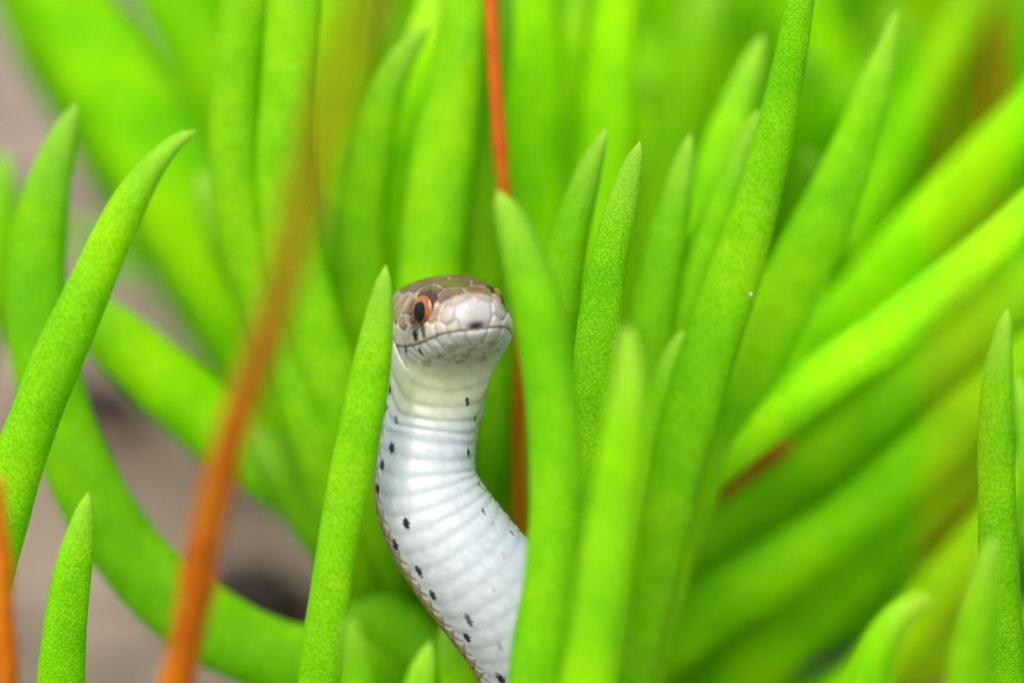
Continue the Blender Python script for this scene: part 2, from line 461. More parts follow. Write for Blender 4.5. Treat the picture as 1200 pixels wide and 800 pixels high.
# -- plant with the fan of leaves leaning right
pl, c = plant(690, 6.6, 'succulent behind with a fan of long leaves leaning to the upper right')
RT = [  # base .. tip
    ([(760,600,60),(830,525,78),(915,440,84),(1000,355,84),(1085,268,82),(1170,175,76),(1250,80,60),(1310,0,20)], 6.5, 5.5, 1.05, .15),
    ([(740,640,50),(800,572,66),(865,515,74),(950,455,74),(1045,392,72),(1130,320,68),(1215,238,56),(1290,160,20)], 3.9, 3.0, 1.25, .35),
    ([(720,740,70),(790,672,84),(880,610,88),(970,545,86),(1060,470,84),(1150,392,78),(1240,310,60),(1310,240,18)], 6.5, 6.0, 0.72, 0.0),
    ([(730,800,70),(810,735,84),(900,675,86),(990,612,84),(1080,540,80),(1160,465,70),(1240,385,50),(1290,330,16)], 5.6, 5.2, 0.9, 0.08),
    ([(790,880,70),(860,810,80),(940,735,82),(1020,660,80),(1100,580,72),(1180,495,52),(1230,430,16)], 6.5, 6.0, 0.85, 0.05),
    ([(900,900,70),(980,830,74),(1060,745,74),(1130,650,66),(1190,560,46),(1220,500,14)], 6.0, 5.6, 0.9, 0.05),
    ([(740,660,60),(790,590,66),(850,500,68),(920,400,72),(990,290,72),(1050,180,66),(1100,80,54),(1140,-20,34),(1165,-90,10)], 8.5, 8.0, 0.85, 0.0),
    ([(830,560,60),(930,480,66),(1030,420,66),(1140,345,60),(1230,290,40),(1290,255,14)], 8.6, 8.2, 0.8, 0.0),
    ([(700,830,60),(780,800,74),(870,770,78),(960,735,78),(1060,690,72),(1160,640,56),(1240,600,16)], 7.0, 7.5, 0.85, 0.05),
    ([(720,880,60),(800,860,74),(900,840,78),(1000,810,78),(1100,770,70),(1190,730,50),(1250,700,16)], 6.6, 7.2, 0.9, 0.05),
    ([(690,800,60),(740,720,74),(800,640,78),(870,560,76),(940,490,66),(1000,440,46),(1040,400,14)], 7.6, 7.6, 0.8, 0.0),
    ([(740,900,60),(830,880,70),(940,880,76),(1050,870,74),(1150,850,60),(1240,830,16)], 5.8, 6.0, 0.9, 0.1),
    ([(790,600,60),(860,480,66),(930,350,72),(1010,210,70),(1090,90,64),(1150,0,50),(1200,-80,16)], 10.5, 10, 0.9, 0.0),
]
for p_, a, b_, k, y in RT: add_leaf(pl, c, [(x_, y_, w_ * 0.86) for x_, y_, w_ in p_], a, b_, k * 1.15, y + 0.08)

# -- plant behind, at the left
pl, c = plant(395, 5.6, 'succulent behind on the left with leaves arching over bare soil to the upper left')
add_leaf(pl, c, [(400,785,86),(330,768,88),(250,732,88),(180,680,86),(122,610,84),(84,530,80),(58,440,76),(46,350,72),(50,260,62),(62,195,46),(74,155,30),(87,120,8)], 3.6, 2.8, 0.85, 0.0, label='leaf that sweeps left along the bottom and turns upright')
add_leaf(pl, c, [(460,655,80),(400,607,86),(330,560,88),(260,508,86),(195,450,82),(140,400,72),(95,360,52),(60,330,16)], 5.0, 4.4, 1.02, 0.12)
add_leaf(pl, c, [(420,600,90),(360,500,104),(300,395,112),(240,290,116),(185,195,116),(130,105,112),(80,20,104),(40,-60,80),(15,-120,20)], 7.0, 6.4, 1.02, 0.18)
add_leaf(pl, c, [(380,560,80),(310,455,90),(240,350,92),(165,230,92),(95,110,90),(35,0,86),(-20,-110,60),(-45,-170,16)], 9.5, 9.0, 0.75, 0.0)
add_leaf(pl, c, [(420,440,80),(370,310,84),(305,180,84),(240,70,80),(190,-10,70),(140,-100,20)], 9.5, 9.5, 0.9, 0.05)
add_leaf(pl, c, [(440,560,90),(395,470,96),(345,390,92),(300,320,82),(262,255,62),(235,200,20)], 6.0, 5.6, 0.8, 0.0)
add_leaf(pl, c, [(470,720,70),(420,660,76),(370,600,76),(325,545,60),(290,500,18)], 4.4, 4.2, 0.75, 0.0)
add_leaf(pl, c, [(520,800,70),(480,755,76),(440,715,70),(410,680,46),(395,655,14)], 4.0, 4.0, 0.8, 0.0)

# -- plant cut by the left edge
pl, c = plant(-60, 7.5, 'blurred succulent cut off by the left edge behind the hooked leaf')
add_leaf(pl, c, [(-40,420,70),(-14,340,76),(-2,270,66),(2,215,44),(4,175,14)], 6.6, 6.4, 0.85, 0.1)
add_leaf(pl, c, [(-90,440,70),(-70,330,76),(-60,240,60),(-55,180,16)], 7.2, 7.2, 0.9, 0.1)

# -- plant behind the head
pl, c = plant(470, 6.0, 'succulent standing upright behind the head of the snake with its leaves side by side')
UPR = [
    ([(372,520,70),(335,420,68),(302,330,64),(283,240,62),(276,150,62),(280,60,60),(292,-40,50),(300,-110,16)], 3.2, 2.7, 0.85, 0.0),
    ([(400,480,70),(368,380,70),(345,280,70),(336,180,68),(338,80,66),(346,-20,60),(356,-120,16)], 3.0, 2.4, 0.92, 0.05),
    ([(430,440,60),(428,340,60),(424,260,58),(432,180,54),(447,115,46),(467,70,34),(486,45,22),(503,28,7)], 4.2, 3.4, 0.92, 0.1),
    ([(500,480,76),(504,380,78),(508,290,76),(518,190,72),(534,100,64),(552,10,56),(570,-70,40),(580,-120,10)], 3.4, 2.8, 0.9, 0.05),
    ([(470,520,70),(468,420,72),(466,320,72),(470,220,70),(484,120,60),(500,40,46),(516,-40,14)], 5.0, 4.6, 1.08, 0.2),
    ([(560,520,60),(562,420,64),(560,320,64),(558,210,60),(566,110,56),(576,20,50),(586,-60,14)], 4.2, 3.8, 0.85, 0.05),
    ([(610,520,70),(616,400,74),(620,290,72),(620,180,70),(618,80,66),(616,-20,56),(614,-110,14)], 5.4, 5.0, 1.05, 0.18),
    ([(650,500,60),(652,380,62),(654,260,60),(660,150,56),(668,50,50),(676,-60,14)], 5.8, 5.6, 0.9, 0.05),
    ([(680,480,64),(692,360,68),(702,250,68),(712,140,64),(722,40,56),(732,-50,40),(738,-110,10)], 5.4, 5.0, 1.0, 0.15),
    ([(400,560,84),(392,440,86),(388,320,86),(390,200,82),(398,90,74),(408,-20,60),(416,-110,14)], 6.2, 6.0, 0.95, 0.1),
    ([(520,600,80),(440,480,84),(400,380,80),(376,290,66),(362,220,20)], 5.2, 5.0, 0.85, 0.0),
    ([(720,520,80),(750,400,86),(778,280,86),(800,160,80),(822,50,70),(840,-60,20)], 9.0, 8.6, 0.7, 0.0),
    ([(560,560,60),(574,480,62),(590,400,60),(600,320,52),(606,250,18)], 4.8, 4.6, 0.95, 0.1),
]
for p_, a, b_, k, y in UPR: add_leaf(pl, c, p_, a, b_, k * 1.06, y + 0.12)

# -- fuller plants further back, out of focus
variants = []
for v in range(7):
    g = np.random.default_rng(500 + v)
    L = g.uniform(6.5, 9.0); w = g.uniform(0.27, 0.36); bend = g.uniform(-0.9, 1.6)
    pts = [(0.25 * math.sin(q * 3 + v) * q, bend * q * q * 1.2, L * q) for q in np.linspace(0, 1, 7)]
    rad = [w * f for f in (0.6, 0.85, 1.0, 1.02, 0.95, 0.72, 0.16)]
    V, al = tube(pts, rad, 44, 18, 0.85, 600 + v, True, np.array((0.05, 1.0, 0.02)))
    me = grid_mesh('leaf', V, 44, 18)
    float_attr(me, 'along', np.repeat(al, 18))
    me.materials.append(M_LEAF_FAR)
    variants.append(me)

BACK = [
    (405, 12.5, 16, 'out-of-focus succulent seen between the leaves at upper left of the head'),
    (470, 13.5, 30, 'out-of-focus succulent far behind the head of the snake'),
    (620, 12.0, 30, 'out-of-focus succulent far behind the sharp-tipped leaves right of the head'),
    (760, 14.5, 30, 'dark out-of-focus succulent behind the long speckled leaf'),
    (900, 11.5, 34, 'out-of-focus succulent behind the fan of leaning leaves'),
    (1040, 14.0, 34, 'out-of-focus succulent filling the upper right background'),
    (1180, 11.0, 30, 'out-of-focus succulent beyond the right edge leaf'),
    (1010, 9.0, 22, 'shaded out-of-focus succulent low behind the hooked leaf'),
    (800, 20.0, 40, 'farthest succulent, a green blur at the top centre'),
    (1150, 21.0, 40, 'farthest succulent, a green blur in the top right corner'),
    (480, 20.0, 36, 'farthest succulent, a green blur at the top left of centre'),
]
for px, d, n, lab in BACK:
    cx = crown_at(px, d + 1.55)
    # the plant stands on the ground where that sight line comes down
    pl = empty('succulent_plant', cx, lab, 'plant', 'finger-leaved succulent plants')
    g = np.random.default_rng(int(px * 10 + d))
    for i in range(n):
        me = variants[int(g.integers(len(variants)))]
        o = link('leaf', me, pl)
        az = g.uniform(0, 2 * math.pi); til = R(g.uniform(4, 52 if px > 500 else 30))
        o.location = (g.normal(0, 0.7), g.normal(0, 0.7), -0.2)
        o.rotation_euler = (til * math.cos(az), til * math.sin(az), g.uniform(0, 6.28))
        s = g.uniform(0.75, 1.12); o.scale = (s, s, s)
        o.color = tone(g.uniform(0.85, 1.2), g.uniform(0.05, 0.4))

# ------------------------------------------------------------------ orange stems
def add_stem(pts, depths, label, shade=(1, 1, 1)):
    X = np.array([P(x, y, d) for (x, y, w), d in zip(pts, depths)])
    Rr = [w / 2 / PPC * (DIST + d) / DIST for (x, y, w), d in zip(pts, depths)]
    # down to the ground
    low = X[0]
    foot = np.array((low[0] + (X[0] - X[1])[0] * 0.4, low[1] + (X[0] - X[1])[1] * 0.4, -0.1))
    X = np.concatenate((foot[None], X)); Rr = [Rr[0]] + Rr
    nr = 90
    V, al = tube(X, Rr, nr, 16, 1.0, int(pts[0][0]) + 5, False, None, 0.035)
    me = grid_mesh('orange_stem', V - foot, nr, 16)
    o = link('orange_stem', me, None, M_STEM)
    o.location = foot
    o.color = (*shade, 1)
    return tag(o, label, 'stem', 'thin orange stems among the leaves')

add_stem([(190,860,38),(207,790,40),(228,690,42),(250,600,40),(284,480,36),(318,370,33),(352,255,31),(385,140,30),(414,40,30),(440,-60,30)],
         [-1.6,-1.9,-2.4,-2.9,-3.7,-4.6,-5.6,-6.6,-7.4,-8.2], 'long orange stem leaning across the left half, blurred in front of the leaves')
add_stem([(612,700,15),(609,600,15),(609,520,15),(614,430,15),(607,320,15),(588,220,16),(582,120,17),(579,40,17),(577,-60,16)],
         [3.4,3.3,3.2,3.0,2.5,2.0,1.9,1.9,1.9], 'upright orange stem rising behind the head of the snake', (.9, .72, .8))
add_stem([(1085,760,9),(1108,640,10),(1124,520,11),(1133,400,13),(1136,280,14),(1134,160,14),(1128,40,14),(1120,-80,14)],
         [-7.0,-7.4,-7.8,-8.2,-8.6,-9.0,-9.4,-9.8], 'faint brownish stem close to the lens on the right, fully blurred')
add_stem([(18,900,26),(11,800,26),(5,720,24),(0,640,20),(-6,560,14)], [-1.0,-1.2,-1.4,-1.6,-1.8], 'short orange stem at the lower left edge')
add_stem([(740,646,22),(830,583,22),(885,545,22),(912,526,20),(926,516,12)], [5.0,4.8,4.7,4.6,4.6], 'dark orange stem lying low behind the fan of leaning leaves', (.6, .35, .6))
add_stem([(1160,260,14),(1163,160,14),(1165,60,14),(1166,-60,12)], [8.5,8.3,8.2,8.0], 'orange stem in the upper right background')
add_stem([(800,860,24),(860,800,24),(895,740,24),(915,690,20)], [5.2,5.2,5.2,5.2], 'reddish stem at the bottom behind the fan of leaning leaves', (.7, .45, .7))

# ------------------------------------------------------------------ snake
def smooth(a, b, x):
    t = np.clip((x - a) / (b - a), 0, 1)
    return t * t * (3 - 2 * t)

def build_snake():
    yaw, pit, rol = R(18), R(-3), R(6)
    nose = norm(RIGHT * math.sin(yaw) * math.cos(pit) - FWD * math.cos(yaw) * math.cos(pit) + UP * math.sin(pit))
    back = -nose
    up0 = norm(UP - nose * (UP @ nose)); lat0 = np.cross(back, up0)
    hup = up0 * math.cos(rol) - lat0 * math.sin(rol)
    hlat = np.cross(back, hup)
    tip = P(560, 386, 0.0)
    # centre line: straight head, sharp bend, then the hanging S of the body
    ctl = [tip, tip + back * 0.35, tip + back * 0.7, tip + back * 0.92]
    d_end = (ctl[-1] - CAM) @ FWD - DIST
    ctl += [P(512, 388, d_end + 0.10), P(511, 420, d_end + 0.08), P(510, 455, d_end - 0.02), P(504, 492, d_end - 0.09), P(499, 530, d_end - 0.14),
            P(499, 566, d_end - 0.17), P(511, 603, d_end - 0.19), P(541, 649, d_end - 0.20), P(582, 701, d_end - 0.16), P(618, 752, d_end - 0.06),
            P(636, 805, d_end + 0.15), P(644, 870, d_end + 0.5)]
    g0 = ctl[-1]
    ctl += [np.array((g0[0] + 0.15, g0[1] + 0.9, 1.1)), np.array((g0[0] + 0.8, g0[1] + 2.0, 0.52)), np.array((g0[0] + 2.2, g0[1] + 3.2, 0.5)),
            np.array((g0[0] + 4.2, g0[1] + 3.6, 0.48)), np.array((g0[0] + 6.2, g0[1] + 2.9, 0.42)), np.array((g0[0] + 8.2, g0[1] + 2.6, 0.32)),
            np.array((g0[0] + 10.0, g0[1] + 3.4, 0.2)), np.array((g0[0] + 11.5, g0[1] + 4.6, 0.1))]
    nctl = len(ctl)
    # dorsal directions along the way
    bk = norm(FWD - 0.16 * RIGHT)
    dors = [hup] * 4 + [norm(hup * 0.75 + bk * 0.65), norm(hup * 0.25 + bk)] + [bk] * 4 + [norm(FWD - 0.30 * RIGHT)] * 5 + [norm(FWD - 0.1 * RIGHT)] + [norm(np.array((0, 0.8, 0.6)))] + [np.array((0, 0.05, 1.0))] * 7
    assert len(dors) == nctl
    C, _, s = spline(ctl, np.array(dors), 3000)
    _, Dv, _ = spline(ctl, np.array(dors), 3000)
    L = s[-1]
    sh = 1.75 * np.linspace(0, 1, 300) ** 1.6                                  # dense rings on the head
    sb = np.arange(1.75 + 0.012, 8.2, 0.0125)
    st = np.linspace(8.2, L, 140)[1:]
    S = np.concatenate((sh, sb, st)); nr = len(S); ns = 260
    Cc = np.stack([np.interp(S, s, C[:, i]) for i in range(3)], 1)
    Dd = np.stack([np.interp(S, s, Dv[:, i]) for i in range(3)], 1)
    Tt = np.stack([np.interp(S, s, np.gradient(C, axis=0)[:, i]) for i in range(3)], 1)
    Tt = norm(Tt); Nn = norm(Dd - Tt * np.sum(Dd * Tt, 1, keepdims=True)); Bb = np.cross(Tt, Nn)
    q = np.sqrt(S)
    tq = np.sqrt(np.array([0, .01, .04, .09, .16, .3, .5, .8, 1.0, 1.25, 1.5, 1.8, 2.2, 2.7, 3.3, 3.9, 5.0, 8, 12, 16, max(L, 17)]))
    ta = np.array([0, .095, .185, .255, .312, .385, .45, .495, .505, .47, .42, .388, .398, .468, .497, .505, .51, .52, .44, .28, .02])
    tu = np.array([0, .09, .178, .237, .272, .312, .352, .39, .40, .395, .37, .38, .392, .45, .475, .485, .49, .49, .42, .26, .02])
    td = np.array([0, .045, .09, .135, .175, .245, .315, .385, .41, .42, .41, .39, .392, .45, .475, .485, .49, .49, .42, .26, .02])
    def tab(t):   # smooth table lookup
        out = np.interp(q, tq, t)
        k = np.ones(9) / 9
        pad = np.concatenate((np.full(4, out[0]), out, np.full(4, out[-1])))
        sm = np.convolve(pad, k, 'valid')
        return np.where(S > 0.02, sm, out)
    a, hu, hd = tab(ta), tab(tu), tab(td)
    a[0] = hu[0] = hd[0] = 1e-4
    zm = np.interp(S, [0, .06, .15, .28, .42, .6, 1.0, 1.3, 2], [0.0, -.008, -.03, -.075, -.11, -.125, -.10, -.07, 0]) * smooth(0, .05, S)
    zc = zm * 0.7 * np.minimum(1, hd / 0.2)
    ang = np.linspace(0, 2 * math.pi, ns, endpoint=False) + 0.003              # 0 = image right, 90 = dorsal
    ca, sa = np.cos(ang), np.sin(ang)
    n_e = np.interp(S, [0, .1, .4, 1.0, 1.5, 3], [2.0, 2.25, 2.5, 2.4, 2.1, 2.0])
    X = a[:, None] * np.sign(ca) * np.abs(ca) ** (2 / n_e)[:, None]
    Zu = np.abs(sa) ** (2 / n_e)[:, None]
    Z = np.where(sa > 0, zc[:, None] + (hu - zc)[:, None] * Zu, zc[:, None] - (hd + zc)[:, None] * Zu)
    # canthus and brow: hollow in front of the eye, a ridge over it
    SS = np.repeat(S[:, None], ns, 1)
    head = smooth(1.5, 1.15, SS)
    ax = np.abs(X)
    EYE = np.array((0.336, 0.405, 0.170)); ER = 0.124
    de = np.sqrt(0.3 * (ax - EYE[0] - 0.03) ** 2 + (SS - EYE[1]) ** 2 + (Z - EYE[2]) ** 2)
    lor = np.exp(-(((SS - 0.22) / 0.07) ** 2 + ((Z - 0.13) / 0.05) ** 2)) * (ax > 0.12)
    X = X * (1 - 0.07 * lor)
    brow = np.exp(-(((SS - 0.43) / 0.14) ** 2 + ((Z - 0.305) / 0.04) ** 2)) * (ax > 0.15)
    X = X + np.sign(X) * 0.022 * brow
    def world(X, Z):
        return Cc[:, None, :] + X[..., None] * Bb[:, None, :] + Z[..., None] * Nn[:, None, :]
    V = world(X, Z)
    # the chin runs into the throat in one slanting sweep, without a step
    sA, sB = 0.34, 2.0
    iA, iB = int(np.searchsorted(S, sA)), int(np.searchsorted(S, sB))
    q_ = ((S[iA:iB + 1] - S[iA]) / (S[iB] - S[iA]))[:, None]
    for j in range(ns):
        wj = float(smooth(0.12, -0.72, np.array(sa[j])))
        if wj <= 0: continue
        pA, pB = V[iA, j], V[iB, j]
        tA = norm(V[iA + 4, j] - V[iA - 4, j]); tB = norm(V[iB + 4, j] - V[iB - 4, j])
        ln = np.linalg.norm(pB - pA)
        H = ((2*q_**3 - 3*q_**2 + 1) * pA + (q_**3 - 2*q_**2 + q_) * ln * 0.9 * tA + (-2*q_**3 + 3*q_**2) * pB + (q_**3 - q_**2) * ln * 0.9 * tB)
        V[iA:iB + 1, j] += wj * (H - V[iA:iB + 1, j])
    def normals(V):
        du = np.gradient(V, axis=0)
        dv = np.roll(V, -1, 1) - np.roll(V, 1, 1)
        n = norm(np.cross(dv, du))
        out = V - Cc[:, None, :]
        sgn = np.sign(np.sum(n * (out - 0.3 * np.exp(-SS / 0.05)[..., None] * Tt[:, None, :]), -1, keepdims=True))
        return n * np.where(sgn == 0, 1, sgn)
    Nr = normals(V)

    # ---- plates of the head: weighted cells round hand-placed seeds
    BR, BR2, TAN, GRY, CRM, WHT = (.14,.075,.038), (.18,.105,.058), (.33,.24,.15), (.48,.45,.42), (.46,.43,.34), (.50,.51,.45)
    seeds = []   # x, s, z, weight, colour
    def both(x, s_, z, w, c_):
        seeds.append((x, s_, z, w, c_)); seeds.append((-x, s_, z, w, c_))
    seeds.append((0, .02, .135, .105, (.47,.44,.42)))                          # rostral
    both(.085, .14, .255, .025, (.38,.31,.26))                                   # internasals
    both(.215, .10, .13, .015, (.40,.355,.30))                                  # nasals
    both(.10, .25, .29, .03, BR2)                                               # prefrontals
    both(.285, .20, .14, 0, TAN); both(.33, .27, .20, 0, TAN)                   # loreal, preocular
    seeds.append((0, .50, .345, .06, BR))                                       # frontal
    both(.235, .46, .31, .035, BR)                                              # supraoculars
    both(.15, .85, .36, .10, BR)                                                # parietals
    both(.40, .60, .20, 0, TAN); both(.42, .60, .09, 0, TAN); both(.44, .75, .19, .02, (.27,.19,.12)); both(.45, .92, .2, .02, (.27,.19,.12)); both(.47, 1.08, .12, .02, (.25,.17,.11))
    for s_, x, z in ((.07,.165,.045),(.155,.25,.02),(.245,.305,-.005),(.335,.35,-.03),(.43,.39,-.04),(.54,.425,-.045),(.67,.455,-.045),(.82,.48,-.04),(.98,.49,-.02)):
        both(x, s_, z, 0, CRM)
    seeds.append((0, .012, -.045, .02, WHT))                                    # mental
    for s_, x, z in ((.065,.125,-.075),(.145,.215,-.115),(.235,.275,-.155),(.33,.32,-.19),(.44,.36,-.20),(.56,.40,-.205),(.70,.43,-.20),(.86,.46,-.19),(1.02,.47,-.17)):
        both(x, s_, z, 0, WHT)
    for s_, x, z in ((.17,.07,-.15),(.36,.085,-.24),(.60,.09,-.31),(.33,.19,-.23),(.5,.24,-.27),(.68,.27,-.30),(.82,.12,-.35),(.85,.33,-.31),(1.0,.2,-.36),(1.02,.36,-.28),(1.0,.05,-.37)):
        both(x, s_, z, 0, (.47,.49,.38))
    seeds = [(t[0], t[1], (-np.interp(t[1], np.square(tq), td) * (1 - 1.2 * t[0] ** 2) if t[4] == (.47,.49,.38) else t[2]), t[3], t[4]) for t in seeds]
    sd_arr = np.array([t[:4] for t in seeds])
    s_low = sd_arr[:, 2] < np.interp(sd_arr[:, 1], S, zm); sc_arr = np.array([t[4] for t in seeds])
    hm = (S < 1.6)
    Q = np.stack((X[hm], SS[hm], Z[hm]), -1)
    Q = (Q + 0.011 * np.sin(Q[..., [1, 2, 0]] * 29 + 1.0) + 0.006 * np.sin(Q[..., [2, 0, 1]] * 61)).reshape(-1, 1, 3)
    nq = Q.shape[0]; q_low = (Z[hm] < np.broadcast_to(zm[:, None], X.shape)[hm]).reshape(-1)
    F1 = np.empty(nq); F2 = np.empty(nq); I1 = np.empty(nq, int)
    for lo in range(0, nq, 8000):
        D = np.linalg.norm(Q[lo:lo+8000] - sd_arr[None, :, :3], axis=2) - sd_arr[None, :, 3]
        D = D + 0.5 * (q_low[lo:lo+8000, None] != s_low[None, :])
        i = np.argsort(D, axis=1)[:, :2]; r_ = np.arange(len(D))
        F1[lo:lo+8000] = D[r_, i[:, 0]]; F2[lo:lo+8000] = D[r_, i[:, 1]]; I1[lo:lo+8000] = i[:, 0]
    shp = X[hm].shape
    gap = np.ones(X.shape); gap[hm] = (F2 - F1).reshape(shp)
    plate = np.zeros(X.shape + (3,)); plate[hm] = sc_arr[I1].reshape(shp + (3,))
    plate[~hm] = (.6, .6, .55)
    vw = smooth(-0.02, -0.6, sa)[None, :]
    under = vw * smooth(.75, .45, SS) + (1 - vw)
    seam = np.exp(-(gap / 0.014) ** 2) * smooth(1.35, 1.05, SS) * under
    pillow = smooth(0, 0.05, gap) * smooth(1.35, 1.05, SS) * under
    mouth = np.exp(-((Z - zm[:, None]) / 0.011) ** 2) * smooth(1.05, .9, SS) * 1.0
    notch = np.exp(-((X / 0.08) ** 2 + ((Z - .026) / 0.030) ** 2)) * smooth(.16, .05, SS)
    # the lip groove bites in; lower jaw sits slightly inside the upper lip
    lower = smooth(0.0, -0.03, Z - zm[:, None]) * smooth(1.2, .9, SS) * smooth(0.0, .06, SS)
    disp = -0.010 * seam + 0.008 * pillow - 0.020 * mouth - 0.050 * notch - 0.012 * lower
    socket = smooth(0.175, 0.14, de) * head
    disp += -0.035 * socket + 0.012 * np.exp(-((de - 0.165) / 0.02) ** 2) * head

    # ---- body scales
    beta = np.degrees(np.arctan2(X, -Z))            # 0 on the belly mid-line, + to image right
    ab = np.abs(beta)
    bodyw = vw * smooth(.75, 1.1, SS) + (1 - vw) * smooth(1.15, 1.5, SS)
    vent = smooth(76, 68, ab)
    per = np.interp(S, [0.9, 1.3, 1.8, 2.1, 2.4, 3.5, 6], [.30, .30, .20, .135, .125, .150, .16])
    phase = np.concatenate(([0], np.cumsum(np.diff(S) / (0.5 * (per[1:] + per[:-1])))))
    ph = phase[:, None] + 0.42 * (ab / 60) ** 2 + 0.012 * np.sin(beta / 9.0 + SS * 3)
    fr = ph - np.floor(ph)
    saw = 0.55 * (fr ** 1.2) * smooth(1.0, 0.62, fr) + 0.45 * (0.5 - 0.5 * np.cos(6.283 * fr)) * 0.8        # each scute overlaps the next with a free hind edge
    disp += bodyw * vent * np.interp(SS, [1.0, 1.6, 2.2, 3.2, 9], [.010, .015, .013, .006, .006]) * (saw - 0.3)
    # rhombic rows on the flanks and back
    u = phase[:, None] * 1.0; w = ab / 11.5
    ru, rw = u + 0.5 * w, u - 0.5 * w
    fu, fw = ru - np.floor(ru) - .5, rw - np.floor(rw) - .5
    rh = 1 - 2 * np.maximum(np.abs(fu), np.abs(fw))
    flank = bodyw * (1 - vent)
    disp += flank * 0.016 * smooth(0.0, 0.5, rh)
    V2 = V + Nr * disp[..., None]

    # ---- colour
    ven_c = np.array((.455, .495, .512)); thr_c = np.array((.39, .43, .25))  # green light bounced off the leaves is put into the throat colour
    throat = smooth(2.1, 1.2, SS)[..., None]
    body_c = ven_c * (1 - throat) + thr_c * throat
    edge = np.exp(-((fr - 0.93) / 0.08) ** 2) * vent * bodyw
    body_c = body_c * (1 - 0.05 * edge[..., None])
    side_c = np.array((.38, .36, .28)); dor_c = np.array((.24, .145, .065))
    k1 = smooth(68, 76, ab + 4 * (rh - .5))[..., None]; k2 = smooth(76, 88, ab + 8 * (rh - .5))[..., None]
    body_c = body_c * (1 - k1) + side_c * k1
    body_c = body_c * (1 - k2) + dor_c * k2
    body_c = body_c * (1 - (flank * 0.35 * (1 - smooth(0, .25, rh)))[..., None])
    hw = (vw * smooth(.85, .5, SS) + (1 - vw) * smooth(1.42, 1.12, SS + 0.05 * np.sin(beta / 8)))[..., None]
    colr = plate * hw + body_c * (1 - hw)
    topside = smooth(.16, .26, Z)[..., None] * hw
    pale = np.array((.52, .46, .39))
    sm_ = (seam * 0.75)[..., None]
    up_seam = smooth(0.0, .1, Z)[..., None]
    colr = colr * (1 - sm_ * hw * up_seam) + pale * sm_ * hw * up_seam
    colr = colr * (1 - 0.30 * (sm_ * hw * (1 - up_seam)))
    # mottled brown over the crown
    gm = np.sin(X * 23 + SS * 9) * np.sin(SS * 31 - X * 7) * np.sin(Z * 27 + SS * 5)
    colr = colr * (1 + 0.22 * gm[..., None] * topside)
    mk = np.clip(mouth * 0.6, 0, 1)[..., None]
    colr = colr * (1 - mk) + np.array((.05, .045, .035)) * mk
    nk = np.clip(notch * 1.8 - 0.35, 0, 1)[..., None]
    colr = colr * (1 - nk) + np.array((.035, .008, .012)) * nk
    ring = np.clip(smooth(0.19, 0.155, de) * (np.abs(Z - EYE[2]) < .2) * head * .55, 0, 1)[..., None]
    colr = colr * (1 - ring) + np.array((.08, .05, .03)) * ring
    sk = socket[..., None]
    colr = colr * (1 - sk * .8) + np.array((.06, .03, .02)) * sk * .8

    flatV = V2.reshape(-1, 3); fN = Nr.reshape(-1, 3)
    pp, dep = proj(flatV)
    facing = np.sum(fN * norm(flatV - CAM), 1) < -0.02
    colr = colr * (1 - 0.13 * hw)
    cflat = colr.reshape(-1, 3)
    aflat = np.repeat(Tt[:, None, :], ns, 1).reshape(-1, 3)
    def spot(px, py, rw, rl, strength=1.0, axis=None, colour=(.012, .018, .022), rag=1.0):
        """a dark fleck on the skin nearest to a point of the photo, rw across and rl along (cm)"""
        dd = np.hypot(pp[:, 0] - px, pp[:, 1] - py) + 1e4 * (~facing)
        i = int(np.argmin(dd))
        v = flatV - flatV[i]
        ax_ = aflat[i] if axis is None else axis
        ax_ = norm(ax_ - fN[i] * (ax_ @ fN[i]))
        l = v @ ax_
        rest = np.linalg.norm(v - l[:, None] * ax_, axis=1)
        e = (l / rl) ** 2 + (rest / rw) ** 2
        e = e * (1 + rag * 0.5 * np.sin(l * 120 + px) * np.sin(rest * 150 + py) + rag * 0.35 * np.sin(v[:, 0] * 210 + py) * np.sin(v[:, 2] * 170 + px))
        k = (smooth(1.7, 0.5, e) * strength)[:, None] * (np.abs(np.sum(fN * fN[i], 1)) > .2)[:, None]
        cflat[:] = cflat * (1 - k) + np.array(colour) * k
    rs = np.random.default_rng(3)
    for (x, y, st_) in ((457,456,.8),(451,478,.9),(464,492,.6),(459,526,.95),(448,545,1),(443,574,1),(475,612,.9),(463,638,1),(491,669,1),(507,698,1),(549,727,.75),(547,747,.95),(587,795,1),(586,757,.35),
                        (548,471,.85),(557,490,.8),(549,530,.9),(562,568,.75),(566,598,.7),(578,612,.25),(600,624,.6),(590,650,.2),(578,690,.15),(440,600,.5)):
        big = (1.0 if st_ > .7 else .75) * (0.66 if x > 540 and y < 700 else 0.95); st_ = min(1, st_ * 1.15)
        spot(x, y, 0.031 * big * rs.uniform(.8, 1.2), 0.049 * big * rs.uniform(.8, 1.2), st_, axis=norm(aflat[0] * 0 - UP * 1.0 + RIGHT * 0.35))
    # black bars below the eye and on the lower lip
    spot(486, 387, .026, .10, 1, axis=UP - RIGHT * .12, rag=.25); spot(495.5, 387, .018, .085, .95, axis=UP - RIGHT * .25, rag=.25)
    spot(476, 409.5, .016, .042, .95, axis=UP + RIGHT * .1, rag=.2); spot(492.5, 412, .016, .044, .95, axis=UP - RIGHT * .2, rag=.2)
    spot(459.5, 398, .012, .06, .6, axis=UP)
    spot(523, 357, .012, .03, .6, axis=UP); spot(504, 341, .02, .012, .7, axis=UP)
    for x, y in ((516,416),(530,407),(577,402),(546,416),(538,424),(553,409),(565,421),(500,425)):
        spot(x, y, .045, .034, .6, axis=UP, colour=(.17, .20, .05))

    root = empty('snake', (g0[0], g0[1], 0.0), 'small brown-headed snake with white belly rearing up between green leaves', 'snake')
    rl_ = np.array(root.location)
    me = grid_mesh('body', flatV - rl_, nr, ns)
